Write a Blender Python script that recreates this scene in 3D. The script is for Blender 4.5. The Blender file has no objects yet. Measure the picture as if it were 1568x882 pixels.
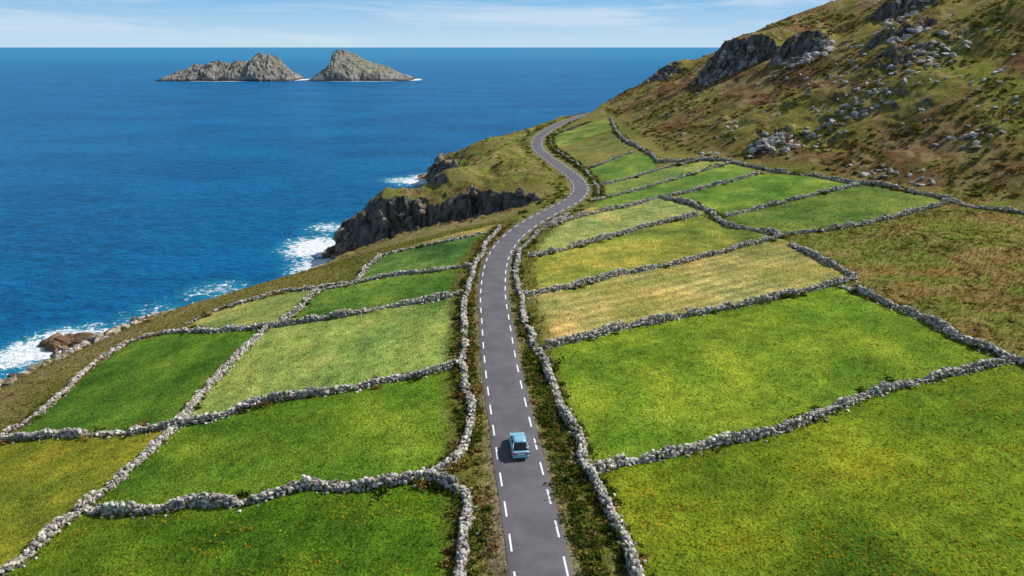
import bpy, numpy as np, math, random
rng=np.random.default_rng(7); random.seed(7)
C=bpy.context.scene.collection
# ------------------------------------------------------------ helpers
def smooth(a,b,x):
    t=np.clip((x-a)/(b-a),0,1); return t*t*(3-2*t)
TAB=rng.random((8,256,256))
def vn(x,y,s=0):
    T=TAB[s%8]; x=x+s*17.3; y=y-s*9.1
    xi=np.floor(x).astype(int); yi=np.floor(y).astype(int); fx=x-xi; fy=y-yi
    fx=fx*fx*(3-2*fx); fy=fy*fy*(3-2*fy)
    a=T[xi&255,yi&255];b=T[(xi+1)&255,yi&255];c=T[xi&255,(yi+1)&255];d=T[(xi+1)&255,(yi+1)&255]
    return (a*(1-fx)+b*fx)*(1-fy)+(c*(1-fx)+d*fx)*fy
def fbm(x,y,s=0,o=4):
    v=0;a=.5;n=0
    for i in range(o):
        v=v+a*vn(x*2**i+y*.37*i,y*2**i-x*.21*i,s+i); n+=a; a*=.5
    return v/n
def ridged(x,y,s=0,o=4):
    v=0;a=.5;n=0
    for i in range(o):
        v=v+a*(1-np.abs(2*vn(x*2**i+y*.4*i,y*2**i-x*.3*i,s+i)-1)); n+=a; a*=.5
    return v/n
def lin(r,g,b,k=.8):
    f=lambda c:((c/255+.055)/1.055)**2.4 if c>10 else c/255/12.92
    return np.array([f(r),f(g),f(b)])*k
def mk(name,V,F,col=None,mat=None,smooth_=False,attrs=None,parent=None):
    me=bpy.data.meshes.new(name); V=np.asarray(V,np.float32); F=np.asarray(F,np.int32)
    k=F.shape[1]
    me.vertices.add(len(V)); me.vertices.foreach_set('co',V.ravel())
    me.loops.add(F.size); me.loops.foreach_set('vertex_index',F.ravel())
    me.polygons.add(len(F)); me.polygons.foreach_set('loop_start',np.arange(0,F.size,k,dtype=np.int32))
    try: me.polygons.foreach_set('loop_total',np.full(len(F),k,np.int32))
    except Exception: pass
    me.polygons.foreach_set('use_smooth',np.full(len(F),smooth_))
    me.update(calc_edges=True); 
    A=dict(attrs or {})
    if col is not None: A['Col']=col
    for n,a in A.items():
        at=me.attributes.new(n,'FLOAT_COLOR','POINT'); c=np.ones((len(V),4),np.float32); c[:,:3]=a
        at.data.foreach_set('color',c.ravel())
    if mat: me.materials.append(mat)
    ob=bpy.data.objects.new(name,me); C.objects.link(ob)
    if parent: ob.parent=parent
    return ob
def grid_faces(nx,ny):
    i=np.arange(nx-1)[None,:]+np.arange(ny-1)[:,None]*nx; i=i.ravel()
    return np.stack([i,i+1,i+1+nx,i+nx],1)
def rotm(n,tilt=1.0):
    a=rng.uniform(0,2*np.pi,n); b=rng.normal(0,.35*tilt,n); c=rng.normal(0,.35*tilt,n)
    ca,sa,cb,sb,cc,sc=np.cos(a),np.sin(a),np.cos(b),np.sin(b),np.cos(c),np.sin(c)
    R=np.zeros((n,3,3))
    R[:,0,0]=ca*cb;R[:,0,1]=ca*sb*sc-sa*cc;R[:,0,2]=ca*sb*cc+sa*sc
    R[:,1,0]=sa*cb;R[:,1,1]=sa*sb*sc+ca*cc;R[:,1,2]=sa*sb*cc-ca*sc
    R[:,2,0]=-sb;R[:,2,1]=cb*sc;R[:,2,2]=cb*cc
    return R
def scatter(name,tmpls,P,S,cols,mat,tilt=1.,R=None,smooth_=False):
    """one mesh made of many transformed copies of small templates"""
    P=np.asarray(P,float); n=len(P); S=np.asarray(S,float)
    if n==0: return None
    if S.ndim==1: S=np.repeat(S[:,None],3,1)
    if R is None: R=rotm(n,tilt)
    pick=rng.integers(0,len(tmpls),n); Vs=[];Fs=[];Cs=[];off=0
    for t,(tv,tf,tc) in enumerate(tmpls):
        ix=np.where(pick==t)[0]
        if len(ix)==0: continue
        v=np.einsum('nij,nkj->nki',R[ix],tv[None]*S[ix][:,None,:])+P[ix][:,None,:]
        f=tf[None]+(np.arange(len(ix))*len(tv))[:,None,None]+off
        c=cols[ix][:,None,:]*tc[None,:,None]
        Vs.append(v.reshape(-1,3));Fs.append(f.reshape(-1,tf.shape[1]));Cs.append(c.reshape(-1,3)); off+=len(ix)*len(tv)
    return mk(name,np.concatenate(Vs),np.concatenate(Fs),np.concatenate(Cs),mat,smooth_)
def nodes(name):
    m=bpy.data.materials.new(name); m.use_nodes=True; nt=m.node_tree; nt.nodes.clear()
    out=nt.nodes.new('ShaderNodeOutputMaterial')
    return m,nt,out
class NT:
    def __init__(s,nt): s.nt=nt
    def n(s,t,**k):
        nd=s.nt.nodes.new(t)
        for a,b in k.items(): setattr(nd,a,b)
        return nd
    def l(s,a,b): s.nt.links.new(a,b)
    def noise(s,vec,scale,detail=4,rough=.55,dist=0):
        nd=s.n('ShaderNodeTexNoise'); nd.inputs['Scale'].default_value=scale; nd.inputs['Detail'].default_value=detail
        nd.inputs['Roughness'].default_value=rough; nd.inputs['Distortion'].default_value=dist; s.l(vec,nd.inputs['Vector']); return nd.outputs['Fac']
    def math(s,op,a,b=None,c=None,clamp=False):
        nd=s.n('ShaderNodeMath',operation=op,use_clamp=clamp)
        for i,v in enumerate((a,b,c)):
            if v is None: continue
            if isinstance(v,(int,float)): nd.inputs[i].default_value=v
            else: s.l(v,nd.inputs[i])
        return nd.outputs[0]
    def mr(s,v,a,b,c=0.,d=1.,smoothst=True):
        nd=s.n('ShaderNodeMapRange'); nd.interpolation_type='SMOOTHSTEP' if smoothst else 'LINEAR'
        s.l(v,nd.inputs[0])
        for i,x in enumerate((a,b,c,d)): nd.inputs[i+1].default_value=x
        return nd.outputs[0]
    def mix(s,f,a,b,mode='MIX'):
        nd=s.n('ShaderNodeMix',data_type='RGBA',blend_type=mode)
        for sock,v in ((nd.inputs[0],f),(nd.inputs[6],a),(nd.inputs[7],b)):
            if isinstance(v,(int,float)): sock.default_value=v
            elif isinstance(v,(tuple,list,np.ndarray)): sock.default_value=(*[float(q) for q in v[:3]],1)
            else: s.l(v,sock)
        return nd.outputs[2]
    def attr(s,name):
        nd=s.n('ShaderNodeAttribute',attribute_name=name); return nd.outputs['Color']
    def vmul(s,col,f):
        nd=s.n('ShaderNodeVectorMath',operation='SCALE'); s.l(col,nd.inputs[0])
        if isinstance(f,(int,float)): nd.inputs['Scale'].default_value=f
        else: s.l(f,nd.inputs['Scale'])
        return nd.outputs[0]
    def bump(s,h,dist,strength=1.):
        nd=s.n('ShaderNodeBump'); nd.inputs['Distance'].default_value=dist; nd.inputs['Strength'].default_value=strength; s.l(h,nd.inputs['Height']); return nd.outputs[0]
    def bsdf(s,out,col,rough=.9,normal=None,spec=.2,**k):
        b=s.n('ShaderNodeBsdfPrincipled')
        if isinstance(col,(tuple,list,np.ndarray)): b.inputs['Base Color'].default_value=(*[float(q) for q in col[:3]],1)
        else: s.l(col,b.inputs['Base Color'])
        if isinstance(rough,(int,float)): b.inputs['Roughness'].default_value=rough
        else: s.l(rough,b.inputs['Roughness'])
        b.inputs['Specular IOR Level'].default_value=spec
        if normal is not None: s.l(normal,b.inputs['Normal'])
        for a,v in k.items(): b.inputs[a].default_value=v
        s.l(b.outputs[0],out.inputs[0]); return b
def pos(N): return N.n('ShaderNodeNewGeometry').outputs['Position']
# ------------------------------------------------------------ layout (metres, x east, y along the coast, z above sea)
RP=np.array([(4.5,-60),(4.5,0),(3.2,20),(2.06,38.4),(.36,55.1),(-1.1,70),(-2.1,83.8),(-2.9,98),(-2.6,113),(-0.9,125),(2.1,135.6),(6,145),(10.1,153.5),(15,164),(17.9,176),(18.3,188),(16.9,201),(14.5,216),(11.9,232),(9.8,248),(9.5,265),(11,285),(15.7,309),(21,330),(27.6,351),(34.5,370),(41.7,387),(52,402),(68,415),(95,428),(130,440),(200,460),(400,500)])
COAST=np.array([(-130,-60),(-100,20),(-95,60),(-90,85),(-88,103),(-84,118),(-80,130),(-72,138),(-62,146),(-56,153),(-50,162),(-44,171),(-38,173),(-28,169),(-14,165),(-5,164),(-2,172),(-4,183),(-14,188),(-25,190),(-36,191),(-46,195),(-55,203),(-50,210),(-42,216),(-34,225),(-28,240),(-24,255),(-26,270),(-30,290),(-38,320),(-36,338),(-26,345),(-10,360),(5,385),(25,410),(50,440),(90,470),(150,500),(300,540),(500,560),(500,-60)],float)
def catmull(P,step=.5):
    P=np.asarray(P,float); Q=np.vstack([2*P[0]-P[1],P,2*P[-1]-P[-2]]); out=[]
    for i in range(1,len(Q)-2):
        L=np.linalg.norm(Q[i+1]-Q[i]); n=max(2,int(L/step)); t=np.linspace(0,1,n,endpoint=False)[:,None]
        a,b,c,d=Q[i-1],Q[i],Q[i+1],Q[i+2]
        out.append(.5*((2*b)+(-a+c)*t+(2*a-5*b+4*c-d)*t**2+(-a+3*b-3*c+d)*t**3))
    out.append(P[-1:]); return np.concatenate(out)
RC=catmull(RP,2.)
def pdist(P,x,y,closed=False):
    d=np.full(x.shape,1e9); n=len(P)
    for i in range(n if closed else n-1):
        ax,ay=P[i];bx,by=P[(i+1)%n]; ex,ey=bx-ax,by-ay
        t=np.clip(((x-ax)*ex+(y-ay)*ey)/(ex*ex+ey*ey+1e-9),0,1)
        d=np.minimum(d,np.hypot(x-ax-t*ex,y-ay-t*ey))
    return d
def inside(P,x,y):
    ins=np.zeros(x.shape,bool); n=len(P)
    for i in range(n):
        ax,ay=P[i];bx,by=P[(i+1)%n]
        if ay!=by: ins^=((ay>y)!=(by>y))&(x<(bx-ax)*(y-ay)/(by-ay)+ax)
    return ins
def sdf(x,y): 
    d=pdist(COAST,x,y,True); return np.where(inside(COAST,x,y),d,-d)
CRAGS=[(90,298,-.80,-.60,19,12.,60),(103,262,-.6,-.8,9,8,26),(80,384,-.8,-.6,11,4,25),(72,193,-.5,-.86,5,1.6,12),(124,232,-.5,-.86,9,4,16),(112,208,-.5,-.86,8,2.6,14),(140,262,-.5,-.86,10,5,20)]
def height(x,y):
    xr=np.interp(y,RC[:,1],RC[:,0])
    xo=np.interp(y,[-60,60,100,125,141,150,172,203,225,255,320,345,400,440],[-120,-97,-90,-82,-66,-56,-50,-56,-40,-32,-42,-30,15,50])
    d=np.maximum(xr-3-x,0); D=xr-xo
    f=np.clip(d/D,0,1.3)
    zl=25-20*f**1.4
    hb=smooth(186,196,y)*smooth(330,280,y)
    zl=zl+hb*(3.0*np.sin(np.clip(f*1.2,0,1)*np.pi)+6.*np.exp(-(((x+36)/8)**2+((y-201)/9)**2))+5*np.exp(-(((x+18)/7)**2+((y-204)/8)**2)))
    xf=np.interp(y,[-60,60,126,141,193,212,317,400,420,460,520],[125,108,97,91,58,45,45,46,75,130,220])
    e=np.clip((x-xr)/(xf-xr+3),0,1)
    zr=25+5*e*e*(3-2*e)
    dh=np.maximum(x-xf,0)
    prof=np.interp(dh,[0,6,20,70,95,135,300],[0,1.3,7,29,41,55,100])
    hill=smooth(0,25,dh)
    z=np.where(x<xr,zl,zr+prof)
    z=z+(fbm(x/45,y/45,1)-.5)*7*hill+(fbm(x/13,y/13,2)-.5)*4.5*hill+(fbm(x/4,y/4,3)-.5)*1.4*hill
    hl=smooth(185,197,y)*smooth(-1,-8,x-xr)
    z=z+(fbm(x/14,y/14,4)-.5)*6*hl+(fbm(x/5,y/5,2)-.5)*2.5*hl+(fbm(x/30,y/30,6)-.5)*.8*(1-hill)
    rock=np.zeros(x.shape)
    for cx,cy,nx,ny,w,A,back in CRAGS:
        l=-(x-cx)*ny+(y-cy)*nx
        wob=(fbm(x/8,y/8,5,3)-.5)*10+(ridged(l/3.,l*0+A,3,2)-.5)*4
        s=(x-cx)*nx+(y-cy)*ny+wob
        g=np.exp(-(l/w)**4)
        z=z+A*(.62*smooth(1.5,-1.5,s)+.38*smooth(-3,-5.5,s+(vn(x/3,y/3,2)-.5)*4))*smooth(-back,-6,s)*g
        rock=np.maximum(rock,g*smooth(-8,-3,s)*smooth(6,2,s))
    wx=(fbm(x/9,y/9,1,3)-.5)*7+(ridged(x/6,y/6,2,3)-.5)*6*smooth(150,185,y)+(vn(x/2.3,y/2.3,2)-.5)*1.8
    s=sdf(x,y)+wx
    w=4.2+6*smooth(-18,-4,x)*smooth(188,170,y)*smooth(150,160,y)
    k=np.clip(s/w,0,1)**.55
    led=.75*k+.25*(np.floor(k*4+vn(x/4,y/4,3)*.8)/4.4)
    k=np.where(k<1,np.clip(led,0,1),1)*1.0
    zz=np.where(s<0,np.maximum(-5,s*1.),(z)*k)
    cl=smooth(-4,0,s)*smooth(1.6*w,.8*w,s)
    rock=np.maximum(rock,cl*smooth(10,7,x-xr+14))
    return zz,s,w,rock,xr,xf,dh
xs=np.concatenate([np.arange(-140,-100,1.),np.arange(-100,112,.5),np.arange(112,160,1.),np.arange(160,500,4.)])
ys=np.concatenate([np.arange(-60,26,3.),np.arange(27,215,.5),np.arange(215,330,.8),np.arange(330,430,1.2),np.arange(431,560,4.)])
X,Y=np.meshgrid(xs,ys)
Z,S,Wd,ROCK,XR,XF,DH=height(X,Y)
RD=pdist(RC[::2],X,Y)
zf=np.clip(Z/4,0,1)
Z=Z+ROCK*(ridged(X/3.2,Y/3.2,3)-.5)*2.4*zf+ROCK*(ridged(X/1.3,Y/1.3,5,2)-.5)*1.2*zf
t=smooth(8,3.0,RD); Z=Z*(1-t)+24.93*t
Z=Z+(vn(X/1.1,Y/1.1,6)-.5)*.14*smooth(3,4.5,RD)
def hz(x,y):
    x=np.asarray(x,float);y=np.asarray(y,float)
    i=np.clip(np.searchsorted(xs,x)-1,0,len(xs)-2); j=np.clip(np.searchsorted(ys,y)-1,0,len(ys)-2)
    fx=(x-xs[i])/(xs[i+1]-xs[i]); fy=(y-ys[j])/(ys[j+1]-ys[j])
    return (Z[j,i]*(1-fx)+Z[j,i+1]*fx)*(1-fy)+(Z[j+1,i]*(1-fx)+Z[j+1,i+1]*fx)*fy
def samp(G,x,y):
    i=np.clip(np.searchsorted(xs,x)-1,0,len(xs)-2); j=np.clip(np.searchsorted(ys,y)-1,0,len(ys)-2); return G[j,i]
# ------------------------------------------------------------ walls
def pl(s): return [tuple(float(q) for q in p.split(',')) for p in s.split()]
W={k:pl(v) for k,v in dict(
L1='-2.5,136.1 -4.8,123.6 -6.5,104.3 -6.7,92.5 -6.3,79.7 -5.3,69.6 -4.4,62.8 -4.1,58.3 -4.8,53.6 -6.3,51.3 -7.6,50.2',
L1b='-7.6,50.2 -5.2,49 -3.9,46.9 -3.7,42.8 -3.6,38.6 -3.4,34.1 -2.9,22',
L2='-39.2,52.3 -33.9,50.6 -27.7,50.1 -22.8,49.5 -18.5,50.4 -13.2,49.8 -7.6,50.2',
L3='-43,36 -42,42.2 -40.9,45.2 -40.2,48.2 -39.2,52.3 -38.2,56 -37.4,61.5 -37,65.9 -37.6,72 -37.6,79.8 -37.1,87.8 -36.8,94.9',
L3b='-34.9,95 -33.8,100.2 -32.4,108.5 -27.2,110.2 -26.6,118.4 -25.3,127.2',
L4='-37.4,66.6 -32.9,66.7 -29.7,67.8 -26.2,68.7 -19.5,69 -13.8,70.3 -10.1,70.7 -6,72.5',
L5='-36.8,94.9 -30.4,93.9 -23.4,93.4 -16.8,94.5 -12,95 -7.5,96.7',
L6='-27.2,110.2 -20.5,110.6 -13.7,109.9 -7.1,110.3',
L7='-25.3,127.2 -18.6,129.7 -10.8,129.8 -3.8,133.6',
L8='-67.4,74.2 -62.9,72.9 -56.5,71 -49.3,68.7 -43,67.1 -39.7,66.7 -37.6,66.4',
L9='-65.4,72.7 -62.8,75.7 -62.4,80.7 -63.3,87.8 -64.6,96.6 -63.6,104.3 -56.6,103.9 -46.1,97.8 -36.8,94.9',
L10='-55.1,106.6 -51.8,111.1 -47.7,112.6 -39.6,113.3 -33.1,111.1 -27.2,110.2',
R1='12.4,146.8 7.6,138.2 2.5,124 0.9,113.1 0.8,99.4 1.5,92.3 2.1,83.7 2.9,77.5 3.8,74.1',
R1b='3.8,72.8 4.6,65.5 5.5,60.1 6.3,56.4 6.5,52.6 6.9,50.6 7.3,47.4 7.8,44.9 8.4,41.9 8.8,38.4 9.5,34 10,24',
R2='6.9,50.6 10.2,52 15.9,53.8 22.3,55.5 29.7,58.6 38.1,62.7 44.8,65.1 54,67.7',
R3='4.1,77 7.9,78.9 14.1,82 20.6,84.8 28.3,87.2 38.5,90.8 48.7,95.1 51.3,96.7',
R4='1.9,96.5 8.6,99 17.5,104.5 29.2,109.6 39.6,115.1 49,120.5',
R5='3,116.1 10.3,120.6 18.3,126.4 28.6,134.5 39.2,140.1',
R6='7.3,136.5 16.6,146.4 27.9,153.9 35.1,160.1',
R7='35.1,160.1 39.2,151.6 41.8,142.2 41.9,130.7 45.5,126.2 49.2,121.3',
R7b='48.6,114.9 50.1,105.1 51.3,96.7',
R7c='47.8,93.1 49.4,88.8 51.6,81.3 52.9,74 54.5,68.5 55.3,66.7 58.8,62.1 66,52',
R8='58.9,192.6 66.6,175.8 74.8,167.3 79.1,159.2 85,153.2 89.9,139 90.2,133.1 96.8,126.2 101,117.9',
R9='44,137.2 55.3,143.3 67.5,149.6 80.2,156.7',
R10='49.2,121.3 61.2,122.8 75.3,129.1 88.6,136.8',
R11='36.6,160.1 43.4,162.8 63.4,173.6',
R12='19,161.6 36.2,174 60.3,188.2',
R13='21.1,180.6 39.4,190.5 56.9,195.4',
R14='22.8,206.1 38.1,215.9',
R15='44,312.3 39.1,250.5 42.2,205.7 44.6,198.4 58.9,192.6',
R16='21.2,167.8 22.6,180.5 21.9,204.7 18.0,230.4 15.2,252 15.2,273.4 18.3,294.2 34.1,314.1').items()}
FIELDS=[ # polygon, linear colour, roughness
('F1',[(-43,20),(-42,42.2),(-40.2,48.2),(-39.2,52.3)]+W['L2'][1:]+W['L1b'][1:],lin(108,136,30),0),
('FBL',[(-71,76.4),(-62.9,72.9),(-56.5,71),(-43,67.1),(-37.3,66.4)]+[(-37.4,61.5),(-38.2,56),(-39.2,52.3),(-40.2,48.2),(-42,42.2),(-43,20),(-90,20)],lin(152,154,44),.1),
('F2',W['L2'][:]+[(-6.3,51.3),(-4.8,53.6),(-4.1,58.3),(-5.3,69.6),(-6,72.5)]+W['L4'][::-1]+[(-37.4,61.5),(-38.2,56)],lin(112,144,38),0),
('F3',W['L4']+[(-6.3,79.7),(-6.7,92.5),(-7.5,96.7)]+W['L5'][::-1]+[(-37.1,87.8),(-37.6,79.8),(-37.6,72)],lin(162,182,88),.0),
('F4',[(-61,72.6),(-56.5,71),(-43,67.1),(-37.3,66.4),(-37.6,72),(-37.6,79.8),(-37.1,87.8),(-36.8,94.9),(-46.1,97.8),(-56.6,103.3),(-62.5,103),(-63.5,96),(-62.2,86),(-61.5,80)],lin(102,138,40),0),
('F5',[(-54,105.5),(-51.8,111.1),(-47.7,112.6),(-39.6,113.3),(-32.4,109),(-33.8,100.2),(-34.9,95.5),(-46.1,98.8)],lin(170,176,90),.1),
('F6',W['L5'][::-1]+[(-34.9,95.3),(-33.8,100.2),(-32.4,108.5)]+W['L6']+[(-6.6,104)],lin(112,146,54),0),
('F7',W['L6'][::-1]+[(-26.6,118.4)]+W['L7']+[(-4.8,123.6)],lin(118,152,68),0),
('F8',[(-25.6,128.9),(-19.2,134.6),(-1.9,141.2),(-3.2,134.6),(-10.8,130.5),(-18.6,129.7)],lin(176,164,88),.2),
('G1',W['R2']+[(56.3,65),(66,52),(80,20),(10,20)]+W['R1b'][::-1][1:7],lin(120,142,30),.05),
('G2',W['R3']+[(47.8,93.1),(49.4,88.8),(51.6,81.3),(52.9,74),(54,68)]+W['R2'][::-1]+[(6.3,56.4),(4.6,65.5)],lin(124,152,40),0),
('G3',W['R4']+[(48.6,114.9),(50.1,105.1),(51.3,96.7)]+W['R3'][::-1]+[(2.9,77.5),(2.1,83.7)],lin(188,176,100),.1),
('G4',W['R5']+[(41.9,130.7),(45.5,126.2),(49,120.5)]+W['R4'][::-1]+[(.8,99.4),(.9,113)],lin(156,162,66),.05),
('G5',W['R6']+[(39.2,151.6),(41.8,142.2)]+W['R5'][::-1],lin(162,172,94),0),
('G6',[(8.3,138.1),(18.2,154.3),(27.2,154.1),(16.6,146.4)],lin(180,164,90),.1),
('G7',[(41.6,155.4),(39,160.5),(43.4,162.8),(63.4,173.6),(74.3,166.1),(79.2,156.2)]+W['R9'][::-1],lin(122,152,56),0),
('G8',W['R9']+[(85,152),(89.5,139)]+W['R10'][::-1]+[(43,130)],lin(114,140,56),.25),
('G9',[(16.5,279),(19,293),(36,312),(43,310),(40.9,275.8),(16.6,249.2)],lin(138,154,70),0),
('G10',[(17,238),(39,260),(37.5,222),(22.5,207)],lin(132,134,68),.4),
('G11',[(22.8,205),(38.1,215.9),(43.2,201),(39.4,191.5),(23.1,182.8)],lin(118,148,62),0),
('G12',[(22,180.6),(39.4,190.5),(56.9,195.4),(59.5,189)]+[(36.2,174),(21.5,163.5)],lin(138,154,74),.1),
('G13',[(19,161),(36.2,174),(60.3,188.2),(63,177),(63.4,173.6),(43.4,162.8),(35.1,160.1),(20,150)],lin(118,148,58),.05),
]
# ------------------------------------------------------------ terrain colours
n1=fbm(X/30,Y/30,2); n2=fbm(X/9,Y/9,4); n3=fbm(X/3,Y/3,1); n4=fbm(X/4.5+3,Y/4.5,5); wn=rng.random(X.shape)
col=np.zeros(X.shape+(3,)); col[:]=lin(134,130,58)
rough=np.full(X.shape,.8)
def mixc(m,c):
    global col; m=np.clip(m,0,1)[...,None]; col=col*(1-m)+np.asarray(c)*m
mixc(smooth(.48,.6,n2),lin(116,122,46)); mixc(smooth(.52,.64,n1)*.8,lin(156,144,74))
br=smooth(44,56,X)*smooth(165,120,Y)
mixc(br*smooth(.36,.5,fbm(X/16,Y/6,6))*.8,lin(168,134,74)); mixc(smooth(.46,.54,fbm(X/9,Y/4,0))*br*.85,lin(136,146,56)); mixc(smooth(.55,.65,fbm(X/5,Y/3,3))*br*.6,lin(186,160,98))
# hillside
hm=smooth(0,10,DH)
mixc(hm,lin(136,124,58))
mixc(hm*smooth(.36,.48,fbm(X/22,Y/30,3)+.0018*(X-90))*.92,lin(146,102,66))
mixc(hm*smooth(.50,.60,fbm(X/16,Y/20,5))*.8,lin(156,148,66))
mixc(hm*smooth(.54,.64,fbm(X/7,Y/7,7))*.6,lin(98,86,46))
mixc(hm*smooth(.56,.66,fbm(X/5,Y/8,1))*.65,lin(182,158,106))
mixc(hm*smooth(100,125,X)*smooth(215,180,Y)*smooth(.36,.5,n1)*.8,lin(158,164,56))
# headland
mixc(smooth(188,200,Y)*smooth(-2,-6,X-XR)*smooth(.35,.5,n2)*.8,lin(140,144,66))
mixc(smooth(188,200,Y)*smooth(-2,-6,X-XR)*smooth(.50,.60,n4)*.7,lin(172,152,94))
mixc(smooth(186,196,Y)*smooth(-12,-26,X)*smooth(.42,.55,n3)*smooth(240,215,Y)*.8,lin(150,130,100))
# coast margin
cm=smooth(24,14,S)*smooth(-3,-12,X-XR)
mixc(cm*.8*smooth(185,160,Y),lin(176,156,104)); mixc(cm*smooth(.5,.62,n4)*.7,lin(140,134,68))
mixc(smooth(13,8,S)*smooth(.5,.6,n3)*.7,lin(132,94,60))
for nm,poly,c,rg in FIELDS:
    m=inside(poly,X,Y)
    base=np.array(c)[None,None]*(1+(n1-.5)*.6+(n2-.5)*.7+(n4-.5)*.7+(n3-.5)*.55+(wn-.5)*.25)[...,None]
    base=base.copy(); base[...,0]*=1+(n2-.5)*.6+(n4-.5)*.45
    dk=.7 if nm in('G1','G2') else 1.
    dry=(smooth(.56,.68,n4)*.35+smooth(.58,.7,n3)*.25)[...,None]*dk; base=base*(1-dry)+base*np.array([1.35,1.14,1.45])*dry
    if nm=='F3':
        u=X*.985+Y*.17; base=base*(1+.10*np.sin(u*2*np.pi/2.6+(n2-.5)*7)*(.4+n1)+.07*np.sin(u*2*np.pi/7+n1*6))[...,None]
    if nm=='G3':
        v=Y*.92-X*.4; base=base*(1+.14*np.sin(v*2*np.pi/2.4+(n2-.5)*8)*n1*2)[...,None]
        g=smooth(.45,.62,fbm(X/8,Y/5,6))[...,None]*.5; base=base*(1-g)+lin(156,158,66)*g
    if nm in('G4','G2','F5','G1','G5'):
        v=Y*.9-X*.42; base=base*(1+.06*np.sin(v*2*np.pi/3.1+(n2-.5)*9))[...,None]
    if nm in('F2','F6','F7','F1'):
        base=base*(1+.05*np.sin(Y*2*np.pi/3.4+(n2-.5)*9))[...,None]
    col=np.where(m[...,None],base,col); rough=np.where(m,rg,rough)
# verges
vl=smooth(7.5,5.5,RD)*smooth(480,420,Y)
mixc(vl*.9,lin(118,118,48)); rough=np.maximum(rough,vl*.7)
mixc(smooth(4.4,3.,RD+(n3-.5)*1.6)*.8,lin(150,142,80)); 
mixc(smooth(3.0,2.4,RD+(n3-.5)*.8)*.8,lin(150,134,110))
mixc(smooth(.9,.3,np.abs(RD-3.2)+(n3-.5)*.8)*(X<XR)*smooth(50,46,Y)*.8,lin(152,130,112))
gy,gx=np.gradient(Z,ys,xs); SL=np.hypot(gx,gy)
rk=np.clip(smooth(.8,1.3,SL+(n3-.5)*.5)*smooth(4,7,RD)+ROCK*.3*smooth(.45,.6,n3),0,1)
rk=np.where(Z<1.8,np.maximum(rk,smooth(2.2,1.2,Z)),rk)
rough=np.where(S<9,np.maximum(rough,.8),rough)
msk=np.stack([rough,rk,np.clip(smooth(3.,.3,Z),0,1)],-1)
# ------------------------------------------------------------ terrain material
m_ter,nt,out=nodes('ground'); N=NT(nt); p=pos(N)
A=N.attr('Col'); M=N.n('ShaderNodeSeparateColor'); N.l(N.attr('Msk'),M.inputs[0]); rg,rkm,wet=M.outputs
f1=N.noise(p,.9,3,.6); f2=N.noise(p,4.,3,.7); f4=N.noise(p,1.9,3,.7,.3)
v=N.math('ADD',N.mr(f1,.3,.7,.0,.5,False),N.mr(f2,.34,.66,.28,1.24,False))
g=N.vmul(A,v)
g=N.mix(N.mr(f4,.52,.64,0,.55),g,N.mix(1.,g,(.60,.74,.58),'MULTIPLY'))
cl=N.math('MULTIPLY',rg,N.mr(N.noise(p,.6,5,.7),.5,.62,0,.65))
g=N.mix(cl,g,N.mix(N.mr(f4,.4,.6),(.058,.060,.020),(.14,.12,.042)))
g=N.mix(N.math('MULTIPLY',rg,N.mr(f1,.54,.66,0,.55)),g,(.30,.235,.11))
mp=N.n('ShaderNodeMapping'); mp.inputs['Scale'].default_value=(1,1,.4); N.l(p,mp.inputs[0]); pr=mp.outputs[0]
r1=N.noise(pr,.5,6,.68,.8)
rc=N.mix(N.mr(r1,.38,.62),(.05,.042,.035),(.36,.33,.28)); rc=N.mix(N.mr(f2,.4,.65,0,.6),rc,(.13,.112,.092))
rc=N.mix(N.mr(f1,.58,.68,0,.5),rc,(.19,.15,.075))
rc=N.mix(N.math('MULTIPLY',wet,.75),rc,(.035,.025,.016))
rf=N.mr(N.math('ADD',rkm,N.mr(f1,.3,.7,-.3,.3,False)),.35,.6)
colr=N.mix(rf,g,rc)
bh=N.math('ADD',N.math('MULTIPLY',f2,.9),N.math('MULTIPLY',N.math('MULTIPLY',rkm,r1),7.))
N.bsdf(out,colr,.95,N.bump(bh,.45,.95),.08)
V=np.stack([X,Y,Z],-1).reshape(-1,3); F=grid_faces(len(xs),len(ys))
zc=Z.reshape(-1)[F].max(1); F=F[zc>-4.5]
mk('terrain',V,F,col.reshape(-1,3),m_ter,True,{'Msk':msk.reshape(-1,3)})
# ------------------------------------------------------------ sea
def axis(fine,lim_lo,lim_hi):
    a=list(fine); s=fine[1]-fine[0]; st=s
    while a[-1]<lim_hi: st*=1.12; a.append(a[-1]+st)
    st=s
    while a[0]>lim_lo: st*=1.12; a.insert(0,a[0]-st)
    return np.array(a)
sx=axis(np.arange(-260,60,2.),-60000,60000); sy=axis(np.arange(60,430,2.),-3000,90000)
sx=np.unique(np.round(np.concatenate([sx[(sx<-690)|(sx>-160)],sx[(sx>-260)],np.arange(-690,-160,7.)]),1)); sy=np.unique(np.round(np.concatenate([sy[(sy<1280)|(sy>1480)],np.arange(1280,1480,7.)]),1))
SX,SY=np.meshgrid(sx,sy)
near=(SX>-300)&(SX<120)&(SY>20)&(SY<470)
sd=np.full(SX.shape,-1e3); sd[near]=height(SX[near],SY[near])[1]
foam=.54*np.exp(-np.clip(-sd,0,1e9)/3.6)
for (px,py,r,a) in [(-96,134,9,.68),(-101,128,7,.60),(-88,126,7,.6),(-92,118,6,.55),(-95,108,6,.55),(-60,207,10,.70),(-64,213,9,.58),(-65,234,8,.46),(-54,189,9,.66),(-40,332,10,.64),(-45,322,10,.6),(-54,325,9,.46),(-77,168,9,.40),(-84,150,10,.38),(-32,268,7,.52),(-60,225,12,.33),(-98,90,7,.55),(-101,72,7,.55),(-110,118,9,.36),(-72,150,7,.46)]:
    foam=np.maximum(foam,a*np.exp(-((SX-px)**2+(SY-py)**2)/(2*r*r)))
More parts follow.
